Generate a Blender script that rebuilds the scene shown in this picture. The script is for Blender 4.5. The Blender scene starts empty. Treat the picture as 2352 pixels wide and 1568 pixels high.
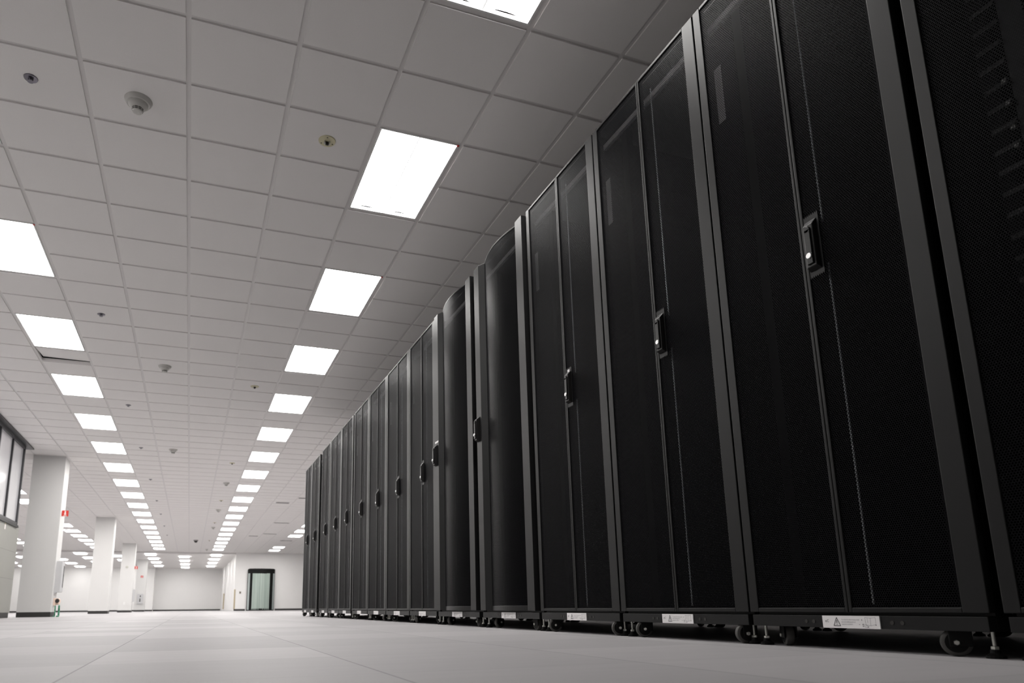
import bpy, math, random
from mathutils import Matrix, Vector
random.seed(7)
SC = bpy.context.scene
COL = SC.collection
PI = math.pi

# ---------------------------------------------------------------- constants
H = 3.338            # main ceiling height
H2 = 3.25            # ceiling beyond the soffit
TX, TY = 0.6096, 0.5314   # ceiling tile
X0, Y0 = -0.1945, 4.0662  # grid origin
XF = 1.73            # plane of the rack doors
YS = Y0 + 73 * TY    # soffit / wall with the portal door
YEND = 59.0
ORD = ['nearest', 'second', 'third', 'fourth', 'fifth', 'sixth', 'seventh', 'eighth', 'ninth', 'tenth', 'eleventh', 'twelfth',
       'thirteenth', 'fourteenth', 'fifteenth', 'sixteenth', 'seventeenth', 'eighteenth', 'nineteenth', 'twentieth']
def from_cam(i):
    return 'nearest the camera' if i == 0 else ORD[i] + ' from the camera'

# ---------------------------------------------------------------- materials
def new_mat(name):
    m = bpy.data.materials.new(name); m.use_nodes = True
    nt = m.node_tree; b = nt.nodes['Principled BSDF']
    return m, nt, b
def mat(name, col, rough=0.5, metal=0.0, spec=0.5, emis=None, strength=0.0, noise=0.0, nscale=20.0, coat=0.0):
    m, nt, b = new_mat(name)
    b.inputs['Base Color'].default_value = (*col, 1)
    b.inputs['Roughness'].default_value = rough
    b.inputs['Metallic'].default_value = metal
    b.inputs['Specular IOR Level'].default_value = spec
    if coat:
        b.inputs['Coat Weight'].default_value = coat
        b.inputs['Coat Roughness'].default_value = 0.08
    if emis:
        b.inputs['Emission Color'].default_value = (*emis, 1)
        b.inputs['Emission Strength'].default_value = strength
    if noise:
        tc = nt.nodes.new('ShaderNodeTexCoord')
        n = nt.nodes.new('ShaderNodeTexNoise'); n.inputs['Scale'].default_value = nscale; n.inputs['Detail'].default_value = 4
        nt.links.new(tc.outputs['Object'], n.inputs['Vector'])
        mr = nt.nodes.new('ShaderNodeMapRange')
        mr.inputs['To Min'].default_value = 1 - noise; mr.inputs['To Max'].default_value = 1 + noise
        nt.links.new(n.outputs['Fac'], mr.inputs['Value'])
        mx = nt.nodes.new('ShaderNodeMix'); mx.data_type = 'RGBA'; mx.blend_type = 'MULTIPLY'
        mx.inputs['Factor'].default_value = 1
        mx.inputs['A'].default_value = (*col, 1)
        nt.links.new(mr.outputs['Result'], mx.inputs['B'])
        nt.links.new(mx.outputs['Result'], b.inputs['Base Color'])
    return m

BLACK = mat('black_powder_coat', (0.0125, 0.0125, 0.0128), 0.42, spec=0.21)
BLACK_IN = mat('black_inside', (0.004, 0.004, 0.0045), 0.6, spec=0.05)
STEEL = mat('zinc_steel', (0.62, 0.62, 0.58), 0.3, metal=1.0)
ROD = mat('rod_steel', (0.85, 0.88, 0.92), 0.35, metal=0.5)
ROOFRAIL = mat('roof_rail_steel', (0.5, 0.5, 0.51), 0.4)
GREYRAIL = mat('grey_rail', (0.10, 0.10, 0.11), 0.45)
LIP = mat('grey_skid', (0.16, 0.16, 0.17), 0.5)
RUBBER = mat('rubber_black', (0.006, 0.006, 0.006), 0.6, spec=0.15)
TREAD = mat('tread_grey', (0.06, 0.057, 0.054), 0.7)
HANDLE = mat('handle_black', (0.013, 0.0125, 0.0125), 0.33, spec=0.2)
CHROME = mat('lock_chrome', (0.9, 0.9, 0.9), 0.45, metal=0.6)
LABELW = mat('label_white', (0.92, 0.90, 0.90), 0.5)
INK = mat('label_ink', (0.025, 0.025, 0.03), 0.6)
INK2 = mat('label_ink_grey', (0.12, 0.12, 0.13), 0.6)
WALL = mat('wall_paint', (0.91, 0.90, 0.89), 0.55, noise=0.015, nscale=3)
COLM = mat('column_paint', (0.69, 0.685, 0.675), 0.5, noise=0.015, nscale=3)
BASEB = mat('baseboard_black', (0.03, 0.03, 0.028), 0.5)
GRID = mat('grid_white', (0.72, 0.70, 0.69), 0.4)
FRAMEW = mat('light_frame', (0.8, 0.8, 0.79), 0.4)
LIGHT = mat('light_diffuser', (0.85, 0.85, 0.85), 0.5, emis=(1.0, 0.975, 0.95), strength=14.0)
LIGHT2 = mat('light_diffuser_end_bay', (0.85, 0.85, 0.85), 0.5, emis=(1.0, 0.98, 0.96), strength=9.0)
RIDGE = mat('light_ridge', (0.9, 0.9, 0.9), 0.4, emis=(1.0, 0.975, 0.95), strength=0.35)
GREYPANEL = mat('grey_wall_panel', (0.30, 0.30, 0.275), 0.45, noise=0.02, nscale=4)
DARKFRAME = mat('window_frame_dark', (0.045, 0.045, 0.05), 0.4)
PANE = mat('pane_pale_reflection', (0.80, 0.80, 0.83), 0.15, spec=0.9, coat=1.0)  # whitish base colour stands in for ceiling lights reflected in the glass
RED = mat('sign_red', (0.62, 0.03, 0.02), 0.5)
SIGNW = mat('sign_white', (0.9, 0.85, 0.82), 0.5)
BOXGREY = mat('panel_box_grey', (0.57, 0.57, 0.58), 0.45)
PINK = mat('junction_beige', (0.80, 0.62, 0.52), 0.5)
GREEN = mat('green_cable', (0.02, 0.22, 0.11), 0.5)
BEIGE = mat('beige_guard', (0.50, 0.43, 0.30), 0.5)
CREAM = mat('cream_plastic', (0.66, 0.62, 0.42), 0.45)
OFFW = mat('detector_white', (0.56, 0.55, 0.52), 0.45)
DARK = mat('dark_plastic', (0.02, 0.018, 0.016), 0.45)
SPRK = mat('sprinkler_chrome', (0.22, 0.21, 0.24), 0.3, metal=1.0)
VENT = mat('vent_grey', (0.33, 0.31, 0.31), 0.5)
PORTAL = mat('portal_black', (0.008, 0.0085, 0.008), 0.4, spec=0.15)
SIDEGL = mat('portal_side_glass', (0.40, 0.45, 0.44), 0.2, spec=0.4)

# green frosted portal glass with vertical streaks
PGL, nt, b = new_mat('portal_glass')
tc = nt.nodes.new('ShaderNodeTexCoord'); mp = nt.nodes.new('ShaderNodeMapping')
mp.inputs['Scale'].default_value = (14, 14, 0.25)
nz = nt.nodes.new('ShaderNodeTexNoise'); nz.inputs['Scale'].default_value = 1.0; nz.inputs['Detail'].default_value = 3
cr = nt.nodes.new('ShaderNodeValToRGB')
cr.color_ramp.elements[0].position = 0.3; cr.color_ramp.elements[0].color = (0.30, 0.37, 0.33, 1)
cr.color_ramp.elements[1].position = 0.7; cr.color_ramp.elements[1].color = (0.48, 0.56, 0.51, 1)
nt.links.new(tc.outputs['Object'], mp.inputs['Vector']); nt.links.new(mp.outputs['Vector'], nz.inputs['Vector'])
nt.links.new(nz.outputs['Fac'], cr.inputs['Fac']); nt.links.new(cr.outputs['Color'], b.inputs['Base Color'])
b.inputs['Roughness'].default_value = 0.2

# ceiling tile
TILE, nt, b = new_mat('ceiling_tile')
tc = nt.nodes.new('ShaderNodeTexCoord')
nz = nt.nodes.new('ShaderNodeTexNoise'); nz.inputs['Scale'].default_value = 260; nz.inputs['Detail'].default_value = 3
mr = nt.nodes.new('ShaderNodeMapRange'); mr.inputs['To Min'].default_value = 0.94; mr.inputs['To Max'].default_value = 1.05
mx = nt.nodes.new('ShaderNodeMix'); mx.data_type = 'RGBA'; mx.blend_type = 'MULTIPLY'; mx.inputs['Factor'].default_value = 1
mx.inputs['A'].default_value = (0.86, 0.84, 0.825, 1)
nt.links.new(tc.outputs['Object'], nz.inputs['Vector']); nt.links.new(nz.outputs['Fac'], mr.inputs['Value'])
nt.links.new(mr.outputs['Result'], mx.inputs['B']); nt.links.new(mx.outputs['Result'], b.inputs['Base Color'])
b.inputs['Roughness'].default_value = 0.9; b.inputs['Specular IOR Level'].default_value = 0.1

# raised access floor: seams + per-tile tint + streaks
FLOOR, nt, b = new_mat('access_floor')
def N(t, **k):
    n = nt.nodes.new(t)
    for a, v in k.items(): setattr(n, a, v)
    return n
def M(op, a, bb=None):
    n = N('ShaderNodeMath', operation=op)
    for i, v in enumerate((a, bb)):
        if v is None: continue
        if isinstance(v, (int, float)): n.inputs[i].default_value = v
        else: nt.links.new(v, n.inputs[i])
    return n.outputs[0]
tc = N('ShaderNodeTexCoord'); sp = N('ShaderNodeSeparateXYZ'); nt.links.new(tc.outputs['Object'], sp.inputs[0])
u = M('DIVIDE', M('ADD', sp.outputs['X'], 0.2286), TX); v = M('DIVIDE', M('ADD', sp.outputs['Y'], 0.18), TY)
fu, fv = M('FLOOR', u), M('FLOOR', v)
def edge(c, size, w):
    f = M('FRACT', c)
    d = M('MULTIPLY', M('MINIMUM', f, M('SUBTRACT', 1.0, f)), size)
    return M('LESS_THAN', d, w)
seam = edge(u, TX, 0.0017); seam2 = edge(v, TY, 0.0012)
cb = N('ShaderNodeCombineXYZ'); nt.links.new(fu, cb.inputs[0]); nt.links.new(fv, cb.inputs[1])
wn = N('ShaderNodeTexWhiteNoise', noise_dimensions='2D'); nt.links.new(cb.outputs[0], wn.inputs['Vector'])
tint = N('ShaderNodeMapRange'); tint.inputs['To Min'].default_value = 0.85; tint.inputs['To Max'].default_value = 1.04
nt.links.new(wn.outputs['Value'], tint.inputs['Value'])
mp = N('ShaderNodeMapping'); mp.inputs['Scale'].default_value = (1.2, 5.0, 1)
nt.links.new(tc.outputs['Object'], mp.inputs['Vector'])
ns = N('ShaderNodeTexNoise'); ns.inputs['Scale'].default_value = 3.0; ns.inputs['Detail'].default_value = 8
nt.links.new(mp.outputs[0], ns.inputs['Vector'])
st = N('ShaderNodeMapRange'); st.inputs['To Min'].default_value = 0.93; st.inputs['To Max'].default_value = 1.06
nt.links.new(ns.outputs['Fac'], st.inputs['Value'])
sd = M('SUBTRACT', 1.0, M('ADD', M('MULTIPLY', seam, 0.6), M('MULTIPLY', seam2, 0.22)))
k = M('MULTIPLY', M('MULTIPLY', tint.outputs[0], st.outputs[0]), sd)
mx = N('ShaderNodeMix', data_type='RGBA', blend_type='MULTIPLY'); mx.inputs['Factor'].default_value = 1
mx.inputs['A'].default_value = (0.36, 0.35, 0.357, 1)
nt.links.new(k, mx.inputs['B']); nt.links.new(mx.outputs['Result'], b.inputs['Base Color'])
b.inputs['Roughness'].default_value = 0.56; b.inputs['Specular IOR Level'].default_value = 0.2

# perforated sheet: hexagonal holes, in metres of the panel's own UV
PERF, nt, b = new_mat('perforated_sheet')
b.inputs['Base Color'].default_value = (0.008, 0.008, 0.0092, 1); b.inputs['Roughness'].default_value = 0.44
b.inputs['Specular IOR Level'].default_value = 0.03
PITCH = 0.0066
uvn = N('ShaderNodeUVMap'); sp = N('ShaderNodeSeparateXYZ'); nt.links.new(uvn.outputs[0], sp.inputs[0])
row = PITCH * math.sqrt(3)
def cell(off):
    a = M('SUBTRACT', M('FRACT', M('ADD', M('DIVIDE', sp.outputs[0], PITCH), off)), 0.5)
    c = M('SUBTRACT', M('FRACT', M('ADD', M('DIVIDE', sp.outputs[1], row), off)), 0.5)
    a = M('MULTIPLY', a, PITCH); c = M('MULTIPLY', c, row)
    return M('ADD', M('MULTIPLY', a, a), M('MULTIPLY', c, c))
d2 = M('MINIMUM', cell(0.0), cell(0.5))
hole = M('LESS_THAN', d2, 0.00262 ** 2)
tr = N('ShaderNodeBsdfTransparent'); ms = N('ShaderNodeMixShader')
nt.links.new(hole, ms.inputs[0]); nt.links.new(b.outputs[0], ms.inputs[1]); nt.links.new(tr.outputs[0], ms.inputs[2])
nt.links.new(ms.outputs[0], nt.nodes['Material Output'].inputs['Surface'])

# ---------------------------------------------------------------- mesh helpers
class MB:
    def __init__(s): s.v = []; s.f = []; s.uv = {}; s.mi = []
    def quad(s, pts, uv=None, m=0):
        i = len(s.v); s.v += [tuple(p) for p in pts]; s.f.append(tuple(range(i, i + len(pts)))); s.mi.append(m)
        if uv: s.uv[len(s.f) - 1] = uv
    def box(s, a, b_, m=0):
        (x0, y0, z0), (x1, y1, z1) = [tuple(map(min, zip(a, b_))), tuple(map(max, zip(a, b_)))]
        i = len(s.v)
        s.v += [(x0, y0, z0), (x1, y0, z0), (x1, y1, z0), (x0, y1, z0), (x0, y0, z1), (x1, y0, z1), (x1, y1, z1), (x0, y1, z1)]
        for f in ((0, 3, 2, 1), (4, 5, 6, 7), (0, 1, 5, 4), (1, 2, 6, 5), (2, 3, 7, 6), (3, 0, 4, 7)):
            s.f.append(tuple(i + q for q in f)); s.mi.append(m)
        return s
    def prism(s, poly, z0, z1, m=0):       # poly: (x, y) list, counter-clockwise
        n = len(poly); i = len(s.v)
        s.v += [(x, y, z0) for x, y in poly] + [(x, y, z1) for x, y in poly]
        s.f.append(tuple(i + n - 1 - q for q in range(n))); s.f.append(tuple(i + n + q for q in range(n)))
        s.mi += [m, m]
        for q in range(n):
            r = (q + 1) % n
            s.f.append((i + q, i + r, i + n + r, i + n + q)); s.mi.append(m)
        return s
    def lathe(s, prof, origin=(0, 0, 0), axis=(0, 0, 1), n=20, m=0):   # prof: (r, h) list along axis
        ax = Vector(axis).normalized()
        t = Vector((1, 0, 0)) if abs(ax.x) < 0.9 else Vector((0, 1, 0))
        e1 = ax.cross(t).normalized(); e2 = ax.cross(e1); o = Vector(origin)
        rings = []
        for r, h in prof:
            i = len(s.v)
            for k_ in range(n):
                a = 2 * PI * k_ / n
                s.v.append(tuple(o + ax * h + (e1 * math.cos(a) + e2 * math.sin(a)) * r))
            rings.append(i)
        for A, B in zip(rings, rings[1:]):
            for k_ in range(n):
                q = (k_ + 1) % n
                s.f.append((A + k_, A + q, B + q, B + k_)); s.mi.append(m)
        s.f.append(tuple(rings[0] + n - 1 - k_ for k_ in range(n))); s.mi.append(m)
        s.f.append(tuple(rings[-1] + k_ for k_ in range(n))); s.mi.append(m)
        return s
    def tube(s, pts, r, n=8, m=0):
        for a, b_ in zip(pts, pts[1:]):
            a, b_ = Vector(a), Vector(b_)
            s.lathe([(r, 0), (r, (b_ - a).length)], a, b_ - a, n, m)
        return s
    def mesh(s, name, mats, smooth=False):
        me = bpy.data.meshes.new(name); me.from_pydata(s.v, [], s.f)
        for mm in (mats if isinstance(mats, (list, tuple)) else [mats]): me.materials.append(mm)
        me.polygons.foreach_set('material_index', s.mi)
        if s.uv:
            L = me.uv_layers.new(name='UVMap')
            for fi, uv in s.uv.items():
                for li, q in zip(me.polygons[fi].loop_indices, uv): L.data[li].uv = q
        if smooth: me.polygons.foreach_set('use_smooth', [True] * len(me.polygons))
        me.update()
        return me

CACHE = {}
def put(name, me, parent=None, loc=(0, 0, 0), rot=None):
    o = bpy.data.objects.new(name, me); COL.objects.link(o); o.location = loc
    if rot: o.rotation_euler = rot
    if parent: o.parent = parent
    return o
def part(name, key, fn, mats, parent, loc=(0, 0, 0), rot=None, smooth=False, bevel=0.0):
    if key not in CACHE:
        mb = MB(); fn(mb); CACHE[key] = mb.mesh(key, mats, smooth)
    o = put(name, CACHE[key], parent, loc, rot)
    if smooth or bevel:
        if bevel:
            md = o.modifiers.new('bevel', 'BEVEL'); md.width = bevel; md.segments = 2; md.limit_method = 'ANGLE'
    if smooth:
        md = o.modifiers.new('edges', 'EDGE_SPLIT'); md.split_angle = math.radians(40)
    return o
def tag(o, label, cat, group=None, kind=None):
    o['label'] = label; o['category'] = cat
    if group: o['group'] = group
    if kind: o['kind'] = kind
    return o
def thing(name, label, cat, loc=(0, 0, 0), rz=0, group=None):
    o = bpy.data.objects.new(name, None); COL.objects.link(o); o.empty_display_size = 0.1
    o.location = loc; o.rotation_euler = (0, 0, rz)
    return tag(o, label, cat, group)
def struct(name, mb, mats, parent=None):
    o = put(name, mb.mesh(name, mats), parent)
    if parent is None: o['kind'] = 'structure'
    return o
def dup(src, loc, rz=None, label=None):
    c = src.copy(); COL.objects.link(c); c.location = loc
    if rz is not None: c.rotation_euler = (0, 0, rz)
    if label: c['label'] = label
    for ch in src.children:
        d = ch.copy(); COL.objects.link(d); d.parent = c
        for g in ch.children:
            e = g.copy(); COL.objects.link(e); e.parent = d
    return c

# ---------------------------------------------------------------- the room
XW, XE, YN = -14.0, 9.6, -5.0
mb = MB(); mb.box((XW - 0.2, YN - 0.2, -0.1), (XE + 0.2, YEND + 0.4, 0.0)); struct('floor', mb, FLOOR)

# lights layout (column index of the grid, list of k): cell rows 4k, 4k+1
ROWS = [
    ('beside the racks', 2, [k for k in range(-1, 18)]),
    ('across the aisle', -3, [k for k in range(-1, 18)]),
    ('behind the racks', 7, [k for k in range(3, 18) if k not in (14, 15)]),
    ('behind the columns', -8, [k for k in range(6, 18)]),
    ('at the far side', -13, [k for k in range(6, 18)]),
]
lit_cells = set()
for _, c, ks in ROWS:
    for k_ in ks: lit_cells |= {(c, 4 * k_), (c, 4 * k_ + 1)}

mb = MB()
BAR = 0.016
c0, c1 = math.floor((XW - X0) / TX), math.ceil((XE - X0) / TX)
r0, r1 = math.floor((YN - Y0) / TY), 73
zb = H + 0.009
for c in range(c0, c1 + 1):
    x = X0 + c * TX
    mb.box((x - BAR, Y0 + r0 * TY, zb), (x + BAR, YS, zb + 0.03), 1)
for r in range(r0, r1 + 1):
    y = Y0 + r * TY
    c = c0
    while c < c1:                      # cross bars stop at the light fittings
        if (c, r) in lit_cells and (c, r - 1) in lit_cells: c += 1; continue
        e = c
        while e < c1 and not ((e, r) in lit_cells and (e, r - 1) in lit_cells): e += 1
        mb.box((X0 + c * TX, y - BAR, zb + 0.0006), (X0 + e * TX, y + BAR, zb + 0.03), 1)
        c = e
for c in range(c0, c1):
    for r in range(r0, r1):
        if (c, r) in lit_cells: continue
        xa, xb = X0 + c * TX + BAR - 0.001, X0 + (c + 1) * TX - BAR + 0.001
        ya, yb = Y0 + r * TY + BAR - 0.001, Y0 + (r + 1) * TY - BAR + 0.001
        if (c, r) == (-3, 10):     # the lifted tile with a dark gap along its far edge
            i = len(mb.v); g = 0.045
            for dz in (0, 0.012):
                mb.v += [(xa + 0.012, ya, H + 0.004 + dz), (xb, ya, H + 0.004 + dz), (xb, yb - 0.01, H + g + dz), (xa + 0.012, yb - 0.01, H + g + 0.01 + dz)]
            for f in ((0, 3, 2, 1), (4, 5, 6, 7), (0, 1, 5, 4), (1, 2, 6, 5), (2, 3, 7, 6), (3, 0, 4, 7)):
                mb.f.append(tuple(i + q for q in f)); mb.mi.append(0)
            continue
        mb.box((xa, ya, H), (xb, yb, H + 0.012), 0)
# soffit and the slightly lower ceiling beyond it
mb.box((XW, YS, H2), (2.42, YS + 0.06, H + 0.05), 1)
mb.box((XW, YS + 0.06, H2), (2.6, YEND + 0.2, H2 + 0.05), 0)
struct('ceiling', mb, [TILE, GRID])

mb = MB(); mb.box((2.42, YS, 0), (XE, YS + 0.15, H + 0.02)); struct('wall_door', mb, WALL)
mb = MB(); mb.box((2.42, YS + 0.15, 0), (2.57, YEND, H2 + 0.02))
mb.box((2.32, 54.5, 0), (2.42, YEND, H2 + 0.02)); struct('wall_return', mb, WALL)
mb = MB(); mb.box((-2.64, YEND, 0), (2.57, YEND + 0.15, H2 + 0.02)); struct('wall_end', mb, WALL)
mb = MB(); mb.box((XW, 58.2, 0), (-2.64, YEND + 0.15, H2 + 0.02)); struct('wall_end_left', mb, WALL)
mb = MB(); mb.box((XW - 0.15, YN, 0), (XW, YEND, H + 0.05)); struct('wall_far_left', mb, WALL)
mb = MB(); mb.box((XE, YN, 0), (XE + 0.15, YS, H + 0.05)); struct('wall_right', mb, WALL)
mb = MB(); mb.box((XW, YN - 0.15, 0), (XE, YN, H + 0.05)); struct('wall_back', mb, WALL)
def bboard(name, a, b_):
    mb = MB(); mb.box(a, b_); struct(name, mb, BASEB)
bboard('baseboard_end', (-2.63, YEND - 0.012, 0), (2.32, YEND, 0.1))
bboard('baseboard_end_left', (XW, 58.188, 0), (-2.64, 58.2, 0.1))
bboard('baseboard_door', (4.76, YS - 0.012, 0), (XE, YS, 0.1))
bboard('baseboard_door_left', (2.42, YS - 0.012, 0), (3.06, YS, 0.1))
# beige corner guards on the wall corners
for nm, x, y, lab in (('corner_guard', 2.42, YS, 'beige corner guard on the wall corner beside the black portal door'),
                      ('corner_guard', 2.32, 54.5, 'beige corner guard on the farther wall corner beyond the portal door')):
    mb = MB(); mb.box((x - 0.012, y - 0.012, 0.1), (x + 0.07, y, 1.22)); mb.box((x - 0.012, y, 0.1), (x, y + 0.07, 1.22))
    tag(put(nm, mb.mesh(nm, BEIGE)), lab, 'corner guard', 'beige wall corner guards')

# left partition with windows above
XP = -3.24; YP = 15.55
mb = MB(); mb.box((XP - 0.14, YN, 0.10), (XP, YP + 0.06, 1.74))
struct('wall_left', mb, GREYPANEL)
mb = MB()
for z in (1.235, 0.725): mb.box((XP, YN, z - 0.003), (XP + 0.0015, YP + 0.055, z + 0.003))
for y in (6.2, 9.3, 12.4): mb.box((XP, y - 0.003, 0.1), (XP + 0.0015, y + 0.003, 1.74))
struct('trim_1', mb, mat('panel_joint', (0.22, 0.22, 0.2), 0.6))
bboard('baseboard_left', (XP - 0.13, YN, 0), (XP + 0.004, YP - 0.05, 0.10))
w = bpy.data.objects.new('window_1', None); COL.objects.link(w); w['kind'] = 'structure'
def win_frame(mb):
    mb.box((XP - 0.12, YN, 1.74), (XP + 0.012, YP - 0.16, 1.80))
    mb.box((XP - 0.12, YN, H - 0.09), (XP + 0.012, YP - 0.16, H - 0.005))
    mb.box((XP - 0.10, YN, H - 0.03), (XP + 0.10, YP + 0.12, H))          # head channel against the ceiling
    y = YP - 0.16
    mb.box((XP - 0.12, y - 0.05, 1.74), (XP + 0.012, y, H - 0.005)); y -= 0.93
    while y > YN:
        mb.box((XP - 0.10, y - 0.022, 1.80), (XP + 0.008, y + 0.022, H - 0.09)); y -= 0.93
mb = MB(); win_frame(mb); struct('window_frame', mb, DARKFRAME, w)
mb = MB(); mb.box((XP - 0.13, YN, 1.70), (XP + 0.03, YP - 0.14, 1.745)); struct('window_sill', mb, mat('sill_black', (0.015, 0.015, 0.016), 0.4), w)
y = YP - 0.21
while y > YN:
    mb = MB(); mb.box((XP - 0.03, max(YN, y - 0.885), 1.80), (XP - 0.02, y, H - 0.09)); struct('window_pane', mb, PANE, w); y -= 0.93
mb = MB(); mb.box((XP, 14.5, 1.585), (XP + 0.002, 14.57, 1.70)); mb.box((XP, 14.5, 1.67), (XP + 0.0025, 14.57, 1.70), 1)
tag(put('wall_sticker', mb.mesh('wall_sticker', [SIGNW, CREAM])), 'small pale sticker on the grey panels under the window', 'sticker')

# ---------------------------------------------------------------- columns
def fire_arrow(mb, x, y0, z0, s, ax):
    """white down-arrow bar on a red plate; ax 'x' = plate faces -y (u along x)"""
    def P(u, v, d): return (x + u, y0 - d, z0 + v)
    def bx(u0, v0, u1, v1, d, m): mb.box(P(u0, v0, 0.0), P(u1, v1, d), m)
    bx(0, 0, s, s, 0.004, 0)
    bx(0.40 * s, 0.42 * s, 0.60 * s, 0.9 * s, 0.006, 1)
    i = len(mb.v); d = 0.006
    mb.v += [P(0.25 * s, 0.42 * s, d), P(0.75 * s, 0.42 * s, d), P(0.5 * s, 0.2 * s, d)]; mb.f.append((i, i + 2, i + 1)); mb.mi.append(1)
    bx(0.25 * s, 0.05 * s, 0.75 * s, 0.14 * s, 0.006, 1)
COLUMNS = []
names = ['square white column closest to the windowed partition', 'second white column from the windowed partition',
         'third white column, with a small round device on its face', 'farthest white column, holding the fire extinguisher cabinet']
for i, y in enumerate((16.33, 27.04, 37.6, 48.3)):
    t = thing('support_column', names[i], 'column', (-2.965, y + 0.27, 0), 0, 'white columns along the hall'); t['kind'] = 'thing'
    hh = H if i < 3 else H2
    part('column_shaft', 'shaft%d' % (i == 3), lambda m: m.box((-0.305, -0.27, 0), (0.305, 0.27, hh)), COLM, t)
    part('base_strip', 'cbase', lambda m: m.box((-0.3055, -0.2705, 0), (0.3055, 0.2705, 0.1)), BASEB, t)
    COLUMNS.append(t)
# red flag sign on the first column
def flag_sign(name, lab, x, y, z, s, group):
    t = thing(name, lab, 'sign', (x, y, z), 0, group)
    mb = MB(); mb.box((0, -0.004, 0), (s, 0.0, s)); put('sign_plate', mb.mesh('sign_plate', RED), t)
    mb = MB(); fire_arrow(mb, 0, -0.004, 0, s, 'x'); put('down_arrow', mb.mesh('down_arrow', [RED, SIGNW]), t)
    return t
flag_sign('fire_sign', 'red sign with white down arrow projecting from the column closest to the windowed partition', -2.659, 16.5, 2.08, 0.125, 'red fire extinguisher signs')
flag_sign('fire_sign', 'red sign with white arrow projecting from the third column', -2.659, 37.8, 2.09, 0.14, 'red fire extinguisher signs')
flag_sign('fire_sign', 'red sign on the face of the farthest column above the extinguisher cabinet', -3.0, 48.29, 2.09, 0.14, 'red fire extinguisher signs')
# wall panel box on the first column
t = thing('electrical_panel', 'pale grey electrical box on the side of the column closest to the windowed partition', 'electrical panel', (-2.66, 16.62, 0.5))
mb = MB(); mb.box((0.0003, -0.13, 0), (0.10, 0.2, 0.64)); mb.box((0.0003, -0.12, -0.03), (0.04, -0.05, 0)); put('box', mb.mesh('panel_box', BOXGREY), t)
mb = MB(); mb.box((0.10, -0.12, 0.02), (0.106, 0.19, 0.62)); mb.box((0.106, 0.085, 0.10), (0.109, 0.16, 0.55), 1); mb.box((0.106, 0.125, 0.34), (0.112, 0.165, 0.38), 1)
put('cover', mb.mesh('panel_cover', [BOXGREY, DARK]), t)
t = thing('electrical_panel', 'pale box on the side of the third column', 'electrical panel', (-2.66, 37.8, 0.5))
mb = MB(); mb.box((0, -0.12, 0), (0.09, 0.2, 0.6)); put('box', mb.mesh('panel_box_b', BOXGREY), t)
mb = MB(); mb.box((0.09, -0.11, 0.02), (0.095, 0.19, 0.58)); put('cover', mb.mesh('panel_cover_b', BOXGREY), t)
# junction box with socket and green cables
t = thing('junction_box', 'beige power connector with black socket low on the column closest to the windowed partition', 'junction box', (-2.66, 16.62, 0.25))
mb = MB(); mb.box((0.001, -0.10, -0.02), (0.03, 0.12, 0.13)); put('back_plate', mb.mesh('back_plate', PINK), t)
mb = MB(); mb.lathe([(0.065, 0), (0.065, 0.05), (0.05, 0.06)], (0.03, 0.10, 0.06), (1, -0.3, 0), 16); put('connector_body', mb.mesh('connector_body', PINK), t)
mb = MB(); mb.lathe([(0.04, 0), (0.045, 0.02), (0.03, 0.03)], (0.055, -0.03, 0.075), (0.6, -1, 0), 16); put('socket', mb.mesh('socket', DARK), t)
mb = MB(); mb.tube([(-2.62, 16.56, 0.225), (-2.615, 16.55, 0.12), (-2.61, 16.53, 0.012), (-2.60, 16.30, 0.008)], 0.011); tag(put('cable', mb.mesh('cable_a', GREEN, True)), 'thinner dark green cable running from the black socket to the floor', 'cable', 'green cables by the column')
mb = MB(); mb.tube([(-2.57, 16.70, 0.235), (-2.565, 16.69, 0.12), (-2.56, 16.66, 0.014), (-2.55, 16.40, 0.01)], 0.017); tag(put('cable', mb.mesh('cable_b', GREEN, True)), 'thicker bright green cable under the beige connector on the column', 'cable', 'green cables by the column')
# extinguisher cabinet, thermostat, outlet
t = thing('extinguisher_cabinet', 'pale fire extinguisher cabinet with dark slots on the farthest column', 'cabinet', (-2.94, 48.30, 0.47))
mb = MB(); mb.box((-0.17, -0.06, 0), (0.17, -0.001, 0.62)); put('body', mb.mesh('cab_body', BOXGREY), t)
mb = MB(); mb.box((-0.15, -0.07, 0.02), (0.15, -0.06, 0.60)); put('door', mb.mesh('cab_door', BOXGREY), t)
mb = MB(); mb.box((-0.035, -0.074, 0.13), (0.02, -0.07, 0.34)); mb.box((-0.02, -0.074, 0.42), (0.03, -0.07, 0.53)); put('window_slot', mb.mesh('cab_slot', DARK), t)
t = thing('thermostat', 'small round pale device high on the third column', 'thermostat', (-2.99, 37.6, 2.18))
mb = MB(); mb.lathe([(0.06, 0), (0.06, 0.02), (0.05, 0.03)], (0, 0, 0), (0, -1, 0), 20); put('case', mb.mesh('thermostat', mat('thermo', (0.55, 0.55, 0.5), 0.5)), t)
t = thing('wall_outlet', 'white outlet plate low on the third column', 'outlet', (-2.99, 37.6, 0.43))
mb = MB(); mb.box((-0.04, -0.008, -0.06), (0.04, 0, 0.06)); put('plate', mb.mesh('outlet_plate', FRAMEW), t)
t = thing('card_reader', 'small dark card reader on the wall beside the black portal door', 'card reader', (2.75, YS, 1.04))
mb = MB(); mb.box((-0.045, -0.03, -0.06), (0.045, 0.002, 0.06)); put('reader_body', mb.mesh('reader_body', mat('reader', (0.25, 0.23, 0.18), 0.5)), t)
mb = MB(); mb.box((-0.02, -0.034, -0.02), (0.02, -0.03, 0.03)); put('reader_face', mb.mesh('reader_face', DARK), t)

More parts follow.
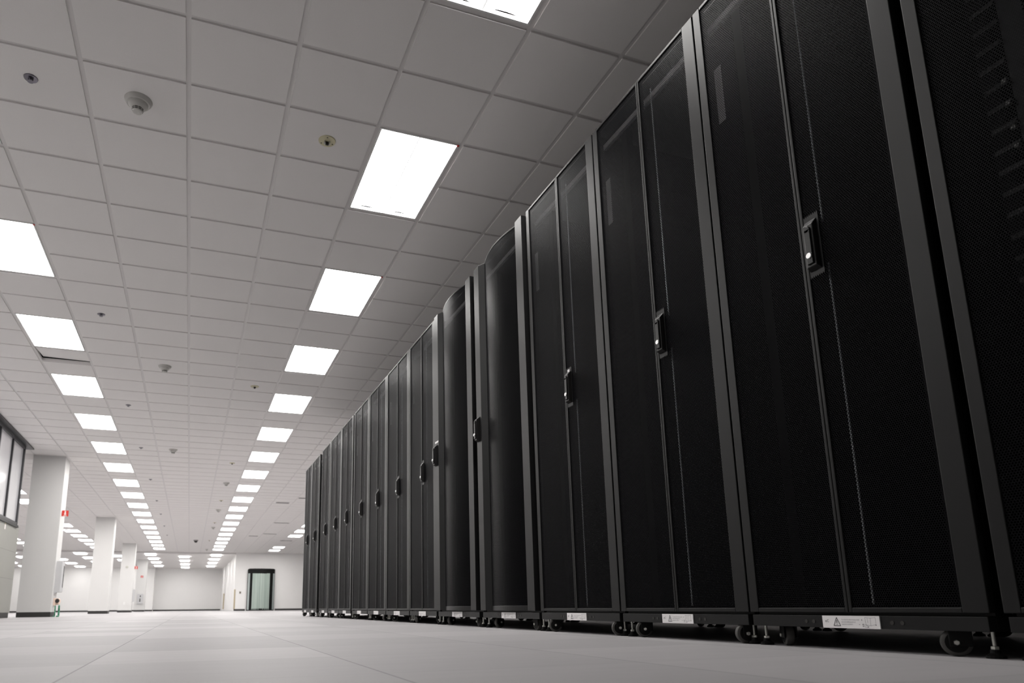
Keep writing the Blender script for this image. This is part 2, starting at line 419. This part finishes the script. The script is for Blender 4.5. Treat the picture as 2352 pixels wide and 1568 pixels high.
# ---------------------------------------------------------------- portal door
d = bpy.data.objects.new('door_1', None); COL.objects.link(d); d['kind'] = 'structure'
PCX, PA, PB = 3.91, 0.79, 0.42
def py(x):
    q = max(0.0, 1 - ((x - PCX) / PA) ** 2)
    return YS - PB * q ** 0.38
def drum(mb, xa, xb, z0, z1, th=0.06, n=14):
    pts = [xa + (xb - xa) * (0.5 - 0.5 * math.cos(PI * i / n)) for i in range(n + 1)]
    poly = [(x, py(x)) for x in pts] + [(x, min(YS, py(x) + th)) for x in reversed(pts)]
    mb.prism(poly, z0, z1)
def drum_solid(mb, z0, z1, n=26, k_=1.0):
    pts = [PCX - k_ * PA * math.cos(PI * i / n) for i in range(n + 1)]
    mb.prism([(x, py(x)) for x in pts], z0, z1)
mb = MB(); drum_solid(mb, 2.12, 2.335)
for i in range(6): drum_solid(mb, 2.335 + 0.0135 * i, 2.335 + 0.0135 * (i + 1), k_=1 - 0.11 * (1 - math.sqrt(max(0, 1 - ((i + 1) / 6.0) ** 2))))
for _ in (0,): struct('door_header', mb, PORTAL, d)
mb = MB(); drum_solid(mb, 0.0, 0.05); struct('door_threshold', mb, PORTAL, d)
for xa, xb in ((3.121, 3.145), (3.25, 3.39), (4.38, 4.56), (4.675, 4.699)):
    mb = MB(); drum(mb, xa, xb, 0.05, 2.14); struct('door_post', mb, PORTAL, d)
for xa, xb in ((3.145, 3.25), (4.56, 4.675)):
    mb = MB(); drum(mb, xa, xb, 0.05, 2.14, 0.02); struct('side_pane', mb, SIDEGL, d)
mb = MB(); drum(mb, 3.39, 4.38, 0.05, 2.14, 0.02); struct('door_pane', mb, PGL, d)
mb = MB(); drum(mb, 3.40, 4.37, 0.05, 0.12, 0.03); struct('door_rail', mb, PORTAL, d)

# ---------------------------------------------------------------- ceiling lights
LW, LL = TX - 0.036, 2 * TY - 0.036
def frame_fn(mb):
    w, l, t = LW / 2, LL / 2, 0.012
    mb.box((-w, -l, 0.004), (w, -l + t, 0.03)); mb.box((-w, l - t, 0.004), (w, l, 0.03))
    mb.box((-w, -l + t, 0.004), (-w + t, l - t, 0.03)); mb.box((w - t, -l + t, 0.004), (w, l - t, 0.03))
    mb.box((-w, -l, 0.055), (w, l, 0.06))
def lens_fn(mb):     # two shallow lobes either side of a centre ridge
    w, l = LW / 2 - 0.012, LL / 2 - 0.012
    n = 6
    for s in (-1, 1):
        xs = [s * (0.004 + (w - 0.004) * i / n) for i in range(n + 1)]
        zs = [0.012 + 0.030 * math.sin(PI * i / n) ** 0.7 for i in range(n + 1)]
        for i in range(n):
            q = [(xs[i], -l, zs[i]), (xs[i + 1], -l, zs[i + 1]), (xs[i + 1], l, zs[i + 1]), (xs[i], l, zs[i])]
            mb.quad(q if s < 0 else q[::-1])
        for yy in (-l, l):
            mb.quad([(xs[i], yy, zs[i]) for i in range(n + 1)] + [(xs[n], yy, 0.045), (xs[0], yy, 0.045)])
def ridge_fn(mb):
    l = LL / 2 - 0.012
    mb.box((-0.004, -l, 0.008), (0.004, l, 0.03))
def tag_fn(mb): mb.box((LW / 2 - 0.012, -LL / 2, 0.0), (LW / 2 + 0.004, -LL / 2 + 0.016, 0.004))
def ceiling_light(label, group, loc, sticker, lm=LIGHT, key='lens'):
    t = thing('ceiling_light', label, 'ceiling light', loc, 0, group)
    part('light_frame', 'lframe', frame_fn, FRAMEW, t)
    part('diffuser', key, lens_fn, lm, t)
    part('centre_ridge', 'ridge', ridge_fn, RIDGE, t)
    if sticker: part('red_sticker', 'ltag', tag_fn, RED, t)
    return t
for nm, c, ks in ROWS:
    for i, k_ in enumerate(ks):
        ceiling_light('white recessed ceiling light, %s in the row %s' % (from_cam(i), nm), 'recessed lights in the row ' + nm,
                      (X0 + (c + 0.5) * TX, Y0 + (4 * k_ + 1) * TY, H), c in (2, -3) and k_ in (0, 1))
SA, SB = (43.55, 47.2, 51.0, 55.0), (45.2, 48.9, 52.8, 56.8)
FAR = [(1.335, SA, 'by the portal door'), (-0.46, SB, 'at its middle'), (-2.27, SA, 'just beside the farthest column'),
       (-4.15, SB, 'second beyond the columns'), (-5.9, SA, 'third beyond the columns'), (-7.65, SB, 'fourth beyond the columns'), (-9.4, SA, 'fifth beyond the columns'), (-11.2, SB, 'sixth beyond the columns')]
for x, ys, nm in FAR:
    for i, y in enumerate(ys):
        ceiling_light('white light, %s in the end bay row %s' % (from_cam(i), nm), 'lights of the end bay row ' + nm, (x, y, H2 - 0.0605), False, LIGHT2, 'lens_dim')

# ---------------------------------------------------------------- ceiling devices
def g(c, r): return (X0 + c * TX, Y0 + r * TY, H)
def smoke(label, loc):
    t = thing('smoke_detector', label, 'smoke detector', loc, 0, 'smoke detectors on the ceiling')
    part('mounting_base', 'sm_base', lambda m: m.lathe([(0.085, 0.0), (0.082, -0.008), (0.070, -0.026)], n=28), OFFW, t, smooth=True)
    part('detector_body', 'sm_body', lambda m: m.lathe([(0.060, -0.024), (0.058, -0.036), (0.042, -0.058), (0.036, -0.060)], n=28), OFFW, t, smooth=True)
    def sens(m):
        m.lathe([(0.0335, -0.058), (0.031, -0.078)], n=24, m=0)
        for z0_, z1_, r_ in ((-0.062, -0.067, 0.0352), (-0.071, -0.076, 0.0333)):
            for q in range(9):
                a0, a1 = 2 * PI * (q + 0.12) / 9, 2 * PI * (q + 0.88) / 9
                pts = [(r_ * math.cos(a0 + (a1 - a0) * j / 3), r_ * math.sin(a0 + (a1 - a0) * j / 3)) for j in range(4)]
                for j in range(3):
                    m.quad([(*pts[j], z0_), (*pts[j], z1_), (*pts[j + 1], z1_), (*pts[j + 1], z0_)], m=1)
        m.lathe([(0.031, -0.077), (0.028, -0.084), (0.012, -0.088)], n=24, m=0)
    part('sensing_chamber', 'sm_sens', sens, [OFFW, DARK], t)
def sprinkler(label, loc):
    t = thing('sprinkler', label, 'sprinkler', loc, 0, 'sprinkler heads on the ceiling')
    part('escutcheon', 'sp_esc', lambda m: m.lathe([(0.040, 0.0), (0.038, -0.006), (0.020, -0.009)], n=24), SPRK, t, smooth=True)
    def body(m):
        m.lathe([(0.012, -0.004), (0.012, -0.010)], n=12)
        for s in (-1, 1): m.tube([(s * 0.011, 0, -0.009), (s * 0.013, 0, -0.017), (s * 0.003, 0, -0.024)], 0.003, 6)
        m.tube([(0, 0, -0.010), (0, 0, -0.023)], 0.0035, 6)
    part('frame_arms', 'sp_body', body, SPRK, t)
    part('deflector', 'sp_def', lambda m: m.lathe([(0.017, -0.023), (0.018, -0.026)], n=12), SPRK, t)
def flow(label, loc):
    t = thing('alarm_beacon', label, 'ceiling device', loc, 0, 'cream round devices on the ceiling')
    def plate(m):
        m.lathe([(0.060, 0.0), (0.058, -0.007), (0.030, -0.008)], n=28)
        for q in range(3):
            a = 0.4 + q * 2.1; m.lathe([(0.006, -0.004), (0.006, -0.0085)], (0.044 * math.cos(a), 0.044 * math.sin(a), 0), n=8, m=1)
    part('round_plate', 'fl_plate', plate, [CREAM, mat('cream_dark', (0.16, 0.14, 0.09), 0.5)], t)
    def prong(m):
        m.box((-0.020, -0.012, -0.026), (-0.013, 0.012, -0.006)); m.box((0.013, -0.012, -0.026), (0.020, 0.012, -0.006)); m.box((-0.013, 0.004, -0.02), (0.013, 0.012, -0.006))
    part('fork', 'fl_prong', prong, OFFW, t)
    part('sensor_tip', 'fl_tip', lambda m: m.box((-0.010, -0.006, -0.034), (0.010, 0.006, -0.010)), DARK, t)
for i, (c, r) in enumerate(((-0.5, 0.5), (-0.5, 10.5), (-0.5, 20.5), (1.5, 27.5), (1.5, 37.5), (1.5, 47.5), (1.5, 68.5))):
    smoke('white smoke detector on the ceiling between the two light rows, %s' % from_cam(i), g(c, r))
for i, r in enumerate((0.5, 7.5, 14.5, 20.5, 27.5, 34.5, 40.5, 47.5, 54.5)):
    sprinkler('chrome sprinkler head on the ceiling beside the aisle lights, %s' % from_cam(i), g(-1.5, r))
for i, r in enumerate((0.5, 11.5, 22.5, 33.5, 44.5, 58.5)):
    flow('cream round ceiling device with dark prong, %s in its line' % from_cam(i), g(1.5, r))
t = thing('dome_camera', 'dark dome camera on the ceiling far down the aisle', 'camera', g(0.5, 58.5))
mb = MB(); mb.lathe([(0.11, 0), (0.105, -0.04), (0.085, -0.05)], n=20); put('housing', mb.mesh('dome_housing', VENT, True), t)
mb = MB(); mb.lathe([(0.08, -0.05), (0.07, -0.09), (0.045, -0.115), (0.01, -0.125)], n=20); put('dome', mb.mesh('dome', DARK, True), t)
vents = [(4.5, 33.5, 0.20, 'small'), (5.5, 31.4, 0.28, 'wide'), (5.5, 43.5, 0.29, 'wide'), (5.5, 51.5, 0.29, 'wide'), (4.5, 53.6, 0.2, 'small'), (7.3, 57.2, 0.29, 'wide')]
vlab = ['small grey vent on the ceiling nearest the racks', 'wide grey vent on the ceiling just above the last rack', 'wide grey slot vent on the ceiling beyond the last rack',
        'second wide grey slot vent beyond the last rack', 'small grey vent beside the far rack-side lights', 'pale wide vent before the portal door wall']
for (c, r, hw, kd), lab in zip(vents, vlab):
    t = thing('air_vent', lab, 'vent', g(c, r), 0, 'grey ceiling vents')
    mb = MB(); hd = 0.05 if kd == 'wide' else 0.1
    mb.box((-hw, -hd, -0.006), (hw, hd, 0.0)); put('vent_frame', mb.mesh('vent_frame', VENT), t)
    mb = MB()
    for q in range(4): mb.box((-hw + 0.02, -hd + 0.01 + q * hd * 0.48, -0.009), (hw - 0.02, -hd + 0.01 + q * hd * 0.48 + hd * 0.2, -0.006))
    put('slats', mb.mesh('slats', DARK if kd == 'wide' else VENT), t)

# ---------------------------------------------------------------- racks
W0 = 0.73            # nominal width; local x goes into the rack, y away from the camera, z up
ZD0, ZD1 = 0.103, 2.40
DEPTH = 1.15
def perf(mb, y0, y1, z0, z1, x, off=0.0):
    for dx in (0, 0.0006, 0.0012):
        mb.quad([(x + dx, y1, z0), (x + dx, y0, z0), (x + dx, y0, z1), (x + dx, y1, z1)], [(y1, z0), (y0, z0), (y0, z1), (y1, z1)])
def leaf(y0, y1, s0, s1, tb):       # frame of one door leaf: stile widths at y0 and y1, rails top and bottom
    def fn(mb):
        mb.box((0, y0, ZD0), (0.024, y0 + s0, ZD1)); mb.box((0, y1 - s1, ZD0), (0.024, y1, ZD1))
        mb.box((0, y0 + s0, ZD0), (0.024, y1 - s1, ZD0 + tb)); mb.box((0, y0 + s0, ZD1 - tb), (0.024, y1 - s1, ZD1))
    return fn
def text_mesh(body, size):
    cu = bpy.data.curves.new('txt', 'FONT'); cu.body = body; cu.size = size; cu.resolution_u = 2
    o = bpy.data.objects.new('txt', cu); COL.objects.link(o)
    bpy.context.view_layer.update()
    me = bpy.data.meshes.new_from_object(o.evaluated_get(bpy.context.evaluated_depsgraph_get()))
    vs = [(v_.co.x, v_.co.y) for v_ in me.vertices]; fs = [tuple(p.vertices) for p in me.polygons]
    bpy.data.objects.remove(o); bpy.data.curves.remove(cu); bpy.data.meshes.remove(me)
    return vs, fs
LBW, LBZ0, LBZ1 = 0.178, 0.0600, 0.0940
def print_fn(mb):
    x = -0.0016; yl = LBW / 2         # u runs from the label's left edge (far side) to the right
    def P(u, v): return (x, yl - u, LBZ0 + v)
    def txt(body, size, u, v, m, sx=1.0):
        vs, fs = text_mesh(body, size); i = len(mb.v)
        mb.v += [P(u + a * sx, v + b_) for a, b_ in vs]
        for f in fs: mb.f.append(tuple(i + q for q in f[::-1])); mb.mi.append(m)
    def line(u0, v0, u1, v1, w_, m):
        du, dv = u1 - u0, v1 - v0; L = math.hypot(du, dv); nu, nv = -dv / L * w_ / 2, du / L * w_ / 2
        mb.quad([P(u0 + nu, v0 + nv), P(u1 + nu, v1 + nv), P(u1 - nu, v1 - nv), P(u0 - nu, v0 - nv)][::-1], m=m)
    txt('eC', 0.0105, 0.0095, 0.0160, 0, 1.0)
    txt('......', 0.004, 0.0105, 0.0125, 1)
    a, bq, c = (0.0475, 0.0290), (0.0370, 0.0065), (0.0585, 0.0065)
    for p, q in ((a, bq), (bq, c), (c, a)): line(*p, *q, 0.0017, 0)
    line(0.0477, 0.0225, 0.0477, 0.0135, 0.0022, 0); line(0.0477, 0.0112, 0.0477, 0.0090, 0.0022, 0)
    for q, s in enumerate(('To reduce the risk of injury, install', 'the rack stabilizing parts on', 'equipment installation.')):
        txt(s, 0.0046, 0.0630, 0.0220 - q * 0.0062, 1, 0.86)
    # little drawing of a cabinet with its parts
    for L in ((0.136, 0.030, 0.152, 0.0285), (0.136, 0.030, 0.138, 0.010), (0.152, 0.0285, 0.152, 0.0085), (0.138, 0.010, 0.152, 0.0085), (0.152, 0.0285, 0.167, 0.030),
              (0.167, 0.030, 0.167, 0.0115), (0.167, 0.0115, 0.152, 0.0085), (0.143, 0.028, 0.144, 0.016), (0.128, 0.013, 0.142, 0.008), (0.128, 0.013, 0.134, 0.005), (0.134, 0.005, 0.144, 0.0035), (0.142, 0.008, 0.146, 0.005)):
        line(*L, 0.0006, 1)
    for u_, v_ in ((0.1285, 0.0105), (0.129, 0.0062), (0.1435, 0.0045), (0.167, 0.0100)):
        line(u_ - 0.0012, v_, u_ + 0.0012, v_, 0.0022, 0)
    line(0.1265, 0.021, 0.1265, 0.025, 0.0014, 0); line(0.117, 0.0108, 0.1195, 0.0108, 0.0014, 0)
def caster(rack, x, y, rot, key=''):
    c = part('caster', 'caster_fork', lambda m: (m.box((-0.022, -0.022, 0.066), (0.022, 0.022, 0.070)),
             m.prism([(-0.012, -0.020), (0.035, -0.020), (0.035, -0.0165), (-0.012, -0.0165)], 0.024, 0.067),
             m.prism([(-0.012, 0.0165), (0.035, 0.0165), (0.035, 0.020), (-0.012, 0.020)], 0.024, 0.067),
             m.lathe([(0.018, 0.060), (0.022, 0.067)], n=16)), RUBBER, rack, (x, y, 0), (0, 0, rot), bevel=0.002)
    part('wheel', 'caster_wheel', lambda m: (m.lathe([(0.027, -0.013), (0.0315, -0.010), (0.033, -0.004), (0.033, 0.004), (0.0315, 0.010), (0.027, 0.013)], (0.02, 0, 0.033), (0, 1, 0), 28, 1),
             m.lathe([(0.024, -0.0138), (0.024, 0.0138)], (0.02, 0, 0.033), (0, 1, 0), 24, 0)), [RUBBER, TREAD], c, smooth=True)
    part('axle_bolt', 'caster_bolt', lambda m: (m.lathe([(0.0055, -0.0245), (0.007, -0.022), (0.007, -0.020)], (0.02, 0, 0.033), (0, 1, 0), 6),
             m.lathe([(0.007, 0.020), (0.007, 0.022), (0.0055, 0.0245)], (0.02, 0, 0.033), (0, 1, 0), 6)), STEEL, c)
def foot(rack, x, y):
    f = part('levelling_foot', 'foot_bolt', lambda m: (m.lathe([(0.0042, 0.026), (0.0042, 0.062)], n=10), m.lathe([(0.008, 0.019), (0.0085, 0.021), (0.0085, 0.027), (0.007, 0.028)], n=6)), STEEL, rack, (x, y, 0))
    part('foot_pad', 'foot_pad', lambda m: m.lathe([(0.020, 0.0), (0.020, 0.006), (0.011, 0.012), (0.010, 0.020)], n=16), RUBBER, f)
def swing_handle(leaf_obj, y, zc, plate=True, sx=1.3, ox=0.0):
    if plate:
        def pl(m):
            w_, h_, n = 0.027, 0.102, 8
            m.box((-0.001, -w_, -h_ + 0.004), (0.001, w_, h_ - 0.004))
            for q in range(n):
                yy = -w_ + 2 * w_ * q / n
                for s in (1, -1): m.box((-0.001, yy + 0.0008, s * (h_ - 0.004)), (0.001, yy + 2 * w_ / n - 0.0018, s * h_))
        part('handle_plate', 'handle_plate', pl, BLACK, leaf_obj, (0.003, y, zc))
    def dish(m):      # raised escutcheon with sloped ends
        pr = [(-0.083, 0.0), (-0.074, -0.013), (0.062, -0.013), (0.083, 0.0)]
        i = len(m.v)
        for s in (-0.0205, 0.0205): m.v += [(xx, s * (1.0 if xx > -0.01 else 0.84), zz) for zz, xx in pr]
        m.f += [(i, i + 1, i + 2, i + 3), (i + 7, i + 6, i + 5, i + 4), (i, i + 4, i + 5, i + 1), (i + 1, i + 5, i + 6, i + 2), (i + 2, i + 6, i + 7, i + 3), (i + 3, i + 7, i + 4, i)]
        m.mi += [0] * 6
    part('escutcheon', 'handle_dish', dish, HANDLE, leaf_obj, (0.002 + ox, y, zc), bevel=0.002).scale.x = sx
    def lever(m): 
        n = 8
        poly = []
        m.box((-0.0175, -0.0105, -0.066), (-0.012, 0.0105, 0.046))
        m.lathe([(0.0105, 0), (0.0105, 0.0055)], (-0.0175, 0, 0.046), (1, 0, 0), 16)
    part('swing_lever', 'handle_lever', lever, HANDLE, leaf_obj, (0.002 + ox, y, zc), bevel=0.0015).scale.x = sx
    part('lock_cylinder', 'lock', lambda m: (m.lathe([(0.0085, 0), (0.0092, 0.0012), (0.0092, 0.003)], (-0.0205, 0, -0.040), (1, 0, 0), 18),), CHROME, leaf_obj, (0.002 + ox, y, zc)).scale.x = sx
def common(rack, w, rots):
    part('side_panel', 'side_a', lambda m: m.box((0.028, 0.0, 0.10), (DEPTH - 0.03, 0.003, ZD1 - 0.01)), BLACK_IN, rack)
    part('side_panel', 'side_b', lambda m: m.box((0.028, W0 - 0.003, 0.10), (DEPTH - 0.03, W0, ZD1 - 0.01)), BLACK_IN, rack)
    part('roof_panel', 'roof', lambda m: m.box((0.028, 0.0, ZD1 - 0.012), (DEPTH - 0.03, W0, ZD1 - 0.006)), BLACK, rack)
    part('floor_panel', 'rfloor', lambda m: m.box((0.05, 0.003, 0.098), (DEPTH - 0.03, W0 - 0.003, 0.101)), BLACK_IN, rack)
    part('rear_door', 'rear', lambda m: m.box((DEPTH - 0.03, 0.0, 0.10), (DEPTH, W0, ZD1)), BLACK_IN, rack)
    bf = part('base_frame', 'base', lambda m: (m.box((0.002, 0.008, 0.0605), (0.030, W0 - 0.008, 0.0945)), m.box((DEPTH - 0.03, 0.008, 0.0605), (DEPTH, W0 - 0.008, 0.0945)),
              m.box((0.030, 0.008, 0.0605), (DEPTH - 0.03, 0.04, 0.0945)), m.box((0.030, W0 - 0.04, 0.0605), (DEPTH - 0.03, W0 - 0.008, 0.0945)),
              m.box((0.030, 0.008, 0.0945), (0.05, W0 - 0.008, 0.104))), BLACK, rack, bevel=0.0012)
    def holes(m):
        for y_ in (0.5 * W0 - 0.150, 0.5 * W0 - 0.122, 0.5 * W0 + 0.122, 0.5 * W0 + 0.148): m.lathe([(0.0055, 0), (0.0055, 0.002)], (0.0008, y_, 0.077), (1, 0, 0), 12)
    part('bolt_holes', 'holes', holes, DARK, bf)
    lb = part('warning_label', 'lab', lambda m: m.box((-0.001, -LBW / 2, LBZ0), (0.002, LBW / 2, LBZ1)), LABELW, rack, (0, W0 / 2, 0))
    part('label_print', 'labprint', print_fn, [INK, INK2], lb)
    for (x, y), r in zip(((0.045, 0.085), (0.045, W0 - 0.115), (DEPTH - 0.06, 0.09), (DEPTH - 0.06, W0 - 0.09)), rots):
        if isinstance(r, tuple): r, y = r
        caster(rack, x, y, r)
    for x, y in ((0.035, 0.024), (0.035, W0 - 0.024), (DEPTH - 0.04, 0.024), (DEPTH - 0.04, W0 - 0.024)): foot(rack, x, y)
    part('mounting_rail', 'rail', lambda m: m.box((0.10, -0.02, 0.12), (0.135, 0.02, ZD1 - 0.05)), BLACK_IN, rack, (0, 0.115, 0))
    part('mounting_rail', 'rail', None, BLACK_IN, rack, (0, W0 - 0.115, 0))
    part('roof_rail', 'rrail', lambda m: m.box((0.040, 0.03, ZD1 - 0.105), (0.055, W0 - 0.03, ZD1 - 0.080)), ROOFRAIL, rack)
def flat_rack(label, y0, y1, rots, mark=False, group='black server racks standing in the row', fingers=False):
    w = y1 - y0
    t = thing('server_rack', label, 'server rack', (XF, y0, 0), 0, group); t.scale = (1, w / W0, 1)
    common(t, w, rots)
    m_ = W0 / 2 + 0.001
    dl = part('door', 'leaf_far', leaf(m_ + 0.001, W0 - 0.001, 0.0095, 0.036, 0.013), BLACK, t, bevel=0.0018)
    part('perforated_panel', 'perf_far', lambda m: perf(m, m_ + 0.0095, W0 - 0.034, ZD0 + 0.011, ZD1 - 0.011, 0.004), PERF, dl)
    dr = part('door', 'leaf_near', leaf(0.001, m_ - 0.001, 0.060, 0.0105, 0.013), BLACK, t, bevel=0.0018)
    part('perforated_panel', 'perf_near', lambda m: perf(m, 0.058, m_ - 0.0095, ZD0 + 0.011, ZD1 - 0.011, 0.004), PERF, dr)
    part('lock_rod', 'rod', lambda m: (m.tube([(0.030, m_ - 0.055, 0.125), (0.030, m_ - 0.055, 1.135)], 0.003), m.tube([(0.030, m_ - 0.055, 1.275), (0.030, m_ - 0.055, 2.33)], 0.003)), ROD, dr)
    swing_handle(dr, m_ - 0.036, 1.20)
    part('instruction_sheet', 'sheet', lambda m: m.box((0.018, W0 - 0.098, 1.87), (0.0185, W0 - 0.063, 2.10)), mat('sheet_grey', (0.30, 0.30, 0.31), 0.6) if 'sheet' not in CACHE else None, dl)
    if mark:
        part('white_sticker', 'mark', lambda m: m.box((-0.0008, m_ - 0.047, 1.278), (0.002, m_ - 0.029, 1.292)), LABELW, dr)
    if fingers:
        def fg(m):
            m.box((0.050, 0.495, 0.15), (0.055, 0.545, 2.2))
            for q in range(34): m.box((0.042, 0.545, 0.3 + q * 0.055), (0.050, 0.600, 0.312 + q * 0.055))
        part('cable_manager', 'fingers', fg, mat('finger_grey', (0.03, 0.03, 0.032), 0.5, spec=0.2), t)
        part('finger_glints', 'glints', lambda m: [m.box((0.034, 0.546, z_), (0.044, 0.556, z_ + 0.009)) for z_ in (1.345, 1.285, 1.22, 1.172)], mat('glint_grey', (0.30, 0.30, 0.29), 0.5), t)  # pale boxes added as the glints on the cable finger tips
    return t
def curved_rack(label, y0, y1, rots, sticker=False):
    w = y1 - y0
    t = thing('server_rack', label, 'server rack', (XF, y0, 0), 0, 'black server racks standing in the row'); t.scale = (1, w / W0, 1)
    common(t, w, rots)
    k_ = W0 / 0.775
    ya, yb = 0.028 * k_, 0.115 * k_        # near stile
    yc, yd = 0.690 * k_, 0.772 * k_        # far stile (carries the handle)
    ye, yf = 0.640 * k_, 0.117 * k_        # arc ends
    def arc(n=18):
        pts = []
        for i in range(n + 1):
            s = i / n; y = ye + (yf - ye) * s
            pts.append((0.013 - 0.040 * math.sin(PI * s) ** 0.9, y))
        return pts
    A = arc()
    def fr(m):
        m.box((-0.012, ya, ZD0), (0.026, yb, ZD1)); m.box((-0.012, yc, ZD0), (0.026, yd, ZD1))
        m.prism([(-0.012, yc), (0.013, ye), (0.026, ye), (0.026, yc)][::-1], ZD0, ZD1)
        for z0, z1 in ((ZD0, ZD0 + 0.028), (ZD1 - 0.010, ZD1)):
            m.prism(A + [(0.026, yf), (0.026, ye)], z0, z1)
    dr = part('door', 'curved_door', fr, BLACK, t, bevel=0.0015)
    def pf(m):
        s = 0
        for p, q in zip(A, A[1:]):
            L = math.hypot(q[0] - p[0], q[1] - p[1])
            for dx in (0.0015, 0.0021, 0.0027):
                m.quad([(p[0] + dx, p[1], ZD0 + 0.02), (q[0] + dx, q[1], ZD0 + 0.02), (q[0] + dx, q[1], ZD1 - 0.008), (p[0] + dx, p[1], ZD1 - 0.008)],
                       [(s, 0.02), (s + L, 0.02), (s + L, ZD1 - ZD0 - 0.008), (s, ZD1 - ZD0 - 0.008)])
            s += L
    part('perforated_panel', 'perf_curve', pf, PERF, dr, smooth=True)
    swing_handle(dr, (yc + yd) / 2 + 0.006, 1.262, False, 1.8, -0.014)
    if sticker:
        part('white_sticker', 'stk', lambda m: m.box((-0.0135, yc + 0.006, 1.358), (-0.012, yd - 0.006, 1.372)), LABELW, dr)
    return t
def rr(): return [random.uniform(-PI, PI) for _ in range(4)]
flat_rack('nearest black server rack, cut off at the picture edge, with cable fingers behind its mesh', 0.355, 1.088, [2.2, 2.6, 0.3, 0.9], fingers=True)
flat_rack('black double-door server rack second from the camera, with the largest fully visible handle', 1.116, 1.855, [(2.21, 0.092), (1.02, W0 - 0.108), 0.4, 2.0])
flat_rack('black double-door server rack third from the camera', 1.860, 2.592, [(2.78, 0.045), (2.72, W0 - 0.125), 1.2, -0.5])
flat_rack('black double-door server rack beside the nearer curved-door rack, with a bright mark over its handle', 2.600, 3.326, [(2.75, 0.045), (2.7, W0 - 0.115), 0.2, 1.4], mark=True)
curved_rack('black rack with a bulging mesh door, nearer of the two curved-door racks', 3.337, 4.112, [1.6, 0.2, 0.5, 0.2])
curved_rack('black rack with a bulging mesh door, farther of the two, white sticker above its handle', 4.152, 4.955, [1.4, 0.3, 0.5, 0.2], True)
rest = [(4.98, 5.674), (5.680, 6.435), (6.441, 7.160), (7.174, 7.902), (7.971, 8.655), (8.659, 9.370), (9.405, 10.076), (10.27, 10.990), (10.994, 11.66)]
rl = ['first black double-door rack beyond the two curved-door racks', 'second black double-door rack beyond the curved-door racks', 'third black double-door rack beyond the curved-door racks',
      'fourth black double-door rack beyond the curved-door racks', 'fifth black double-door rack beyond the curved-door racks', 'sixth black double-door rack beyond the curved-door racks',
      'black double-door rack just before the dark gap, third from the far end', 'black double-door rack just beyond the dark gap, second from the far end', 'last black double-door rack at the far end of the row']
for (a, b_), lab in zip(rest, rl): flat_rack(lab, a, b_, rr())

# ---------------------------------------------------------------- world, camera, render settings
w = bpy.data.worlds.new('World'); SC.world = w; w.use_nodes = True
w.node_tree.nodes['Background'].inputs['Color'].default_value = (0, 0, 0, 1)
w.node_tree.nodes['Background'].inputs['Strength'].default_value = 0

Fp, YAW, PIT, ROL, CXo, CYo, CZ = 1597.4663711, 0.34337369, 0.20412981, -0.01027973, -161.71228, 277.44155, 0.1308794
f = Vector((math.sin(YAW) * math.cos(PIT), math.cos(YAW) * math.cos(PIT), math.sin(PIT)))
r = Vector((math.cos(YAW), -math.sin(YAW), 0)); up = r.cross(f)
c, s = math.cos(ROL), math.sin(ROL)
R, U = c * r + s * up, -s * r + c * up
cam = bpy.data.cameras.new('Camera'); co = bpy.data.objects.new('Camera', cam); COL.objects.link(co)
co.matrix_world = Matrix(((R.x, U.x, -f.x, 0), (R.y, U.y, -f.y, 0), (R.z, U.z, -f.z, CZ), (0, 0, 0, 1)))
cam.sensor_width = 36; cam.sensor_fit = 'HORIZONTAL'; cam.lens = Fp / 2352 * 36
cam.shift_x = -CXo / 2352; cam.shift_y = CYo / 2352
cam.clip_start = 0.02; cam.clip_end = 200
cam.dof.use_dof = True; cam.dof.focus_distance = 3.0; cam.dof.aperture_fstop = 5.0
SC.camera = co

SC.view_settings.view_transform = 'Standard'; SC.view_settings.look = 'None'
SC.view_settings.exposure = 0.64; SC.view_settings.gamma = 1.0
SC.view_settings.use_curve_mapping = False
cy = SC.cycles
cy.max_bounces = 8; cy.diffuse_bounces = 4; cy.glossy_bounces = 3; cy.transmission_bounces = 4; cy.transparent_max_bounces = 24
cy.use_denoising = True
cy.sample_clamp_indirect = 8.0
cy.caustics_reflective = False; cy.caustics_refractive = False
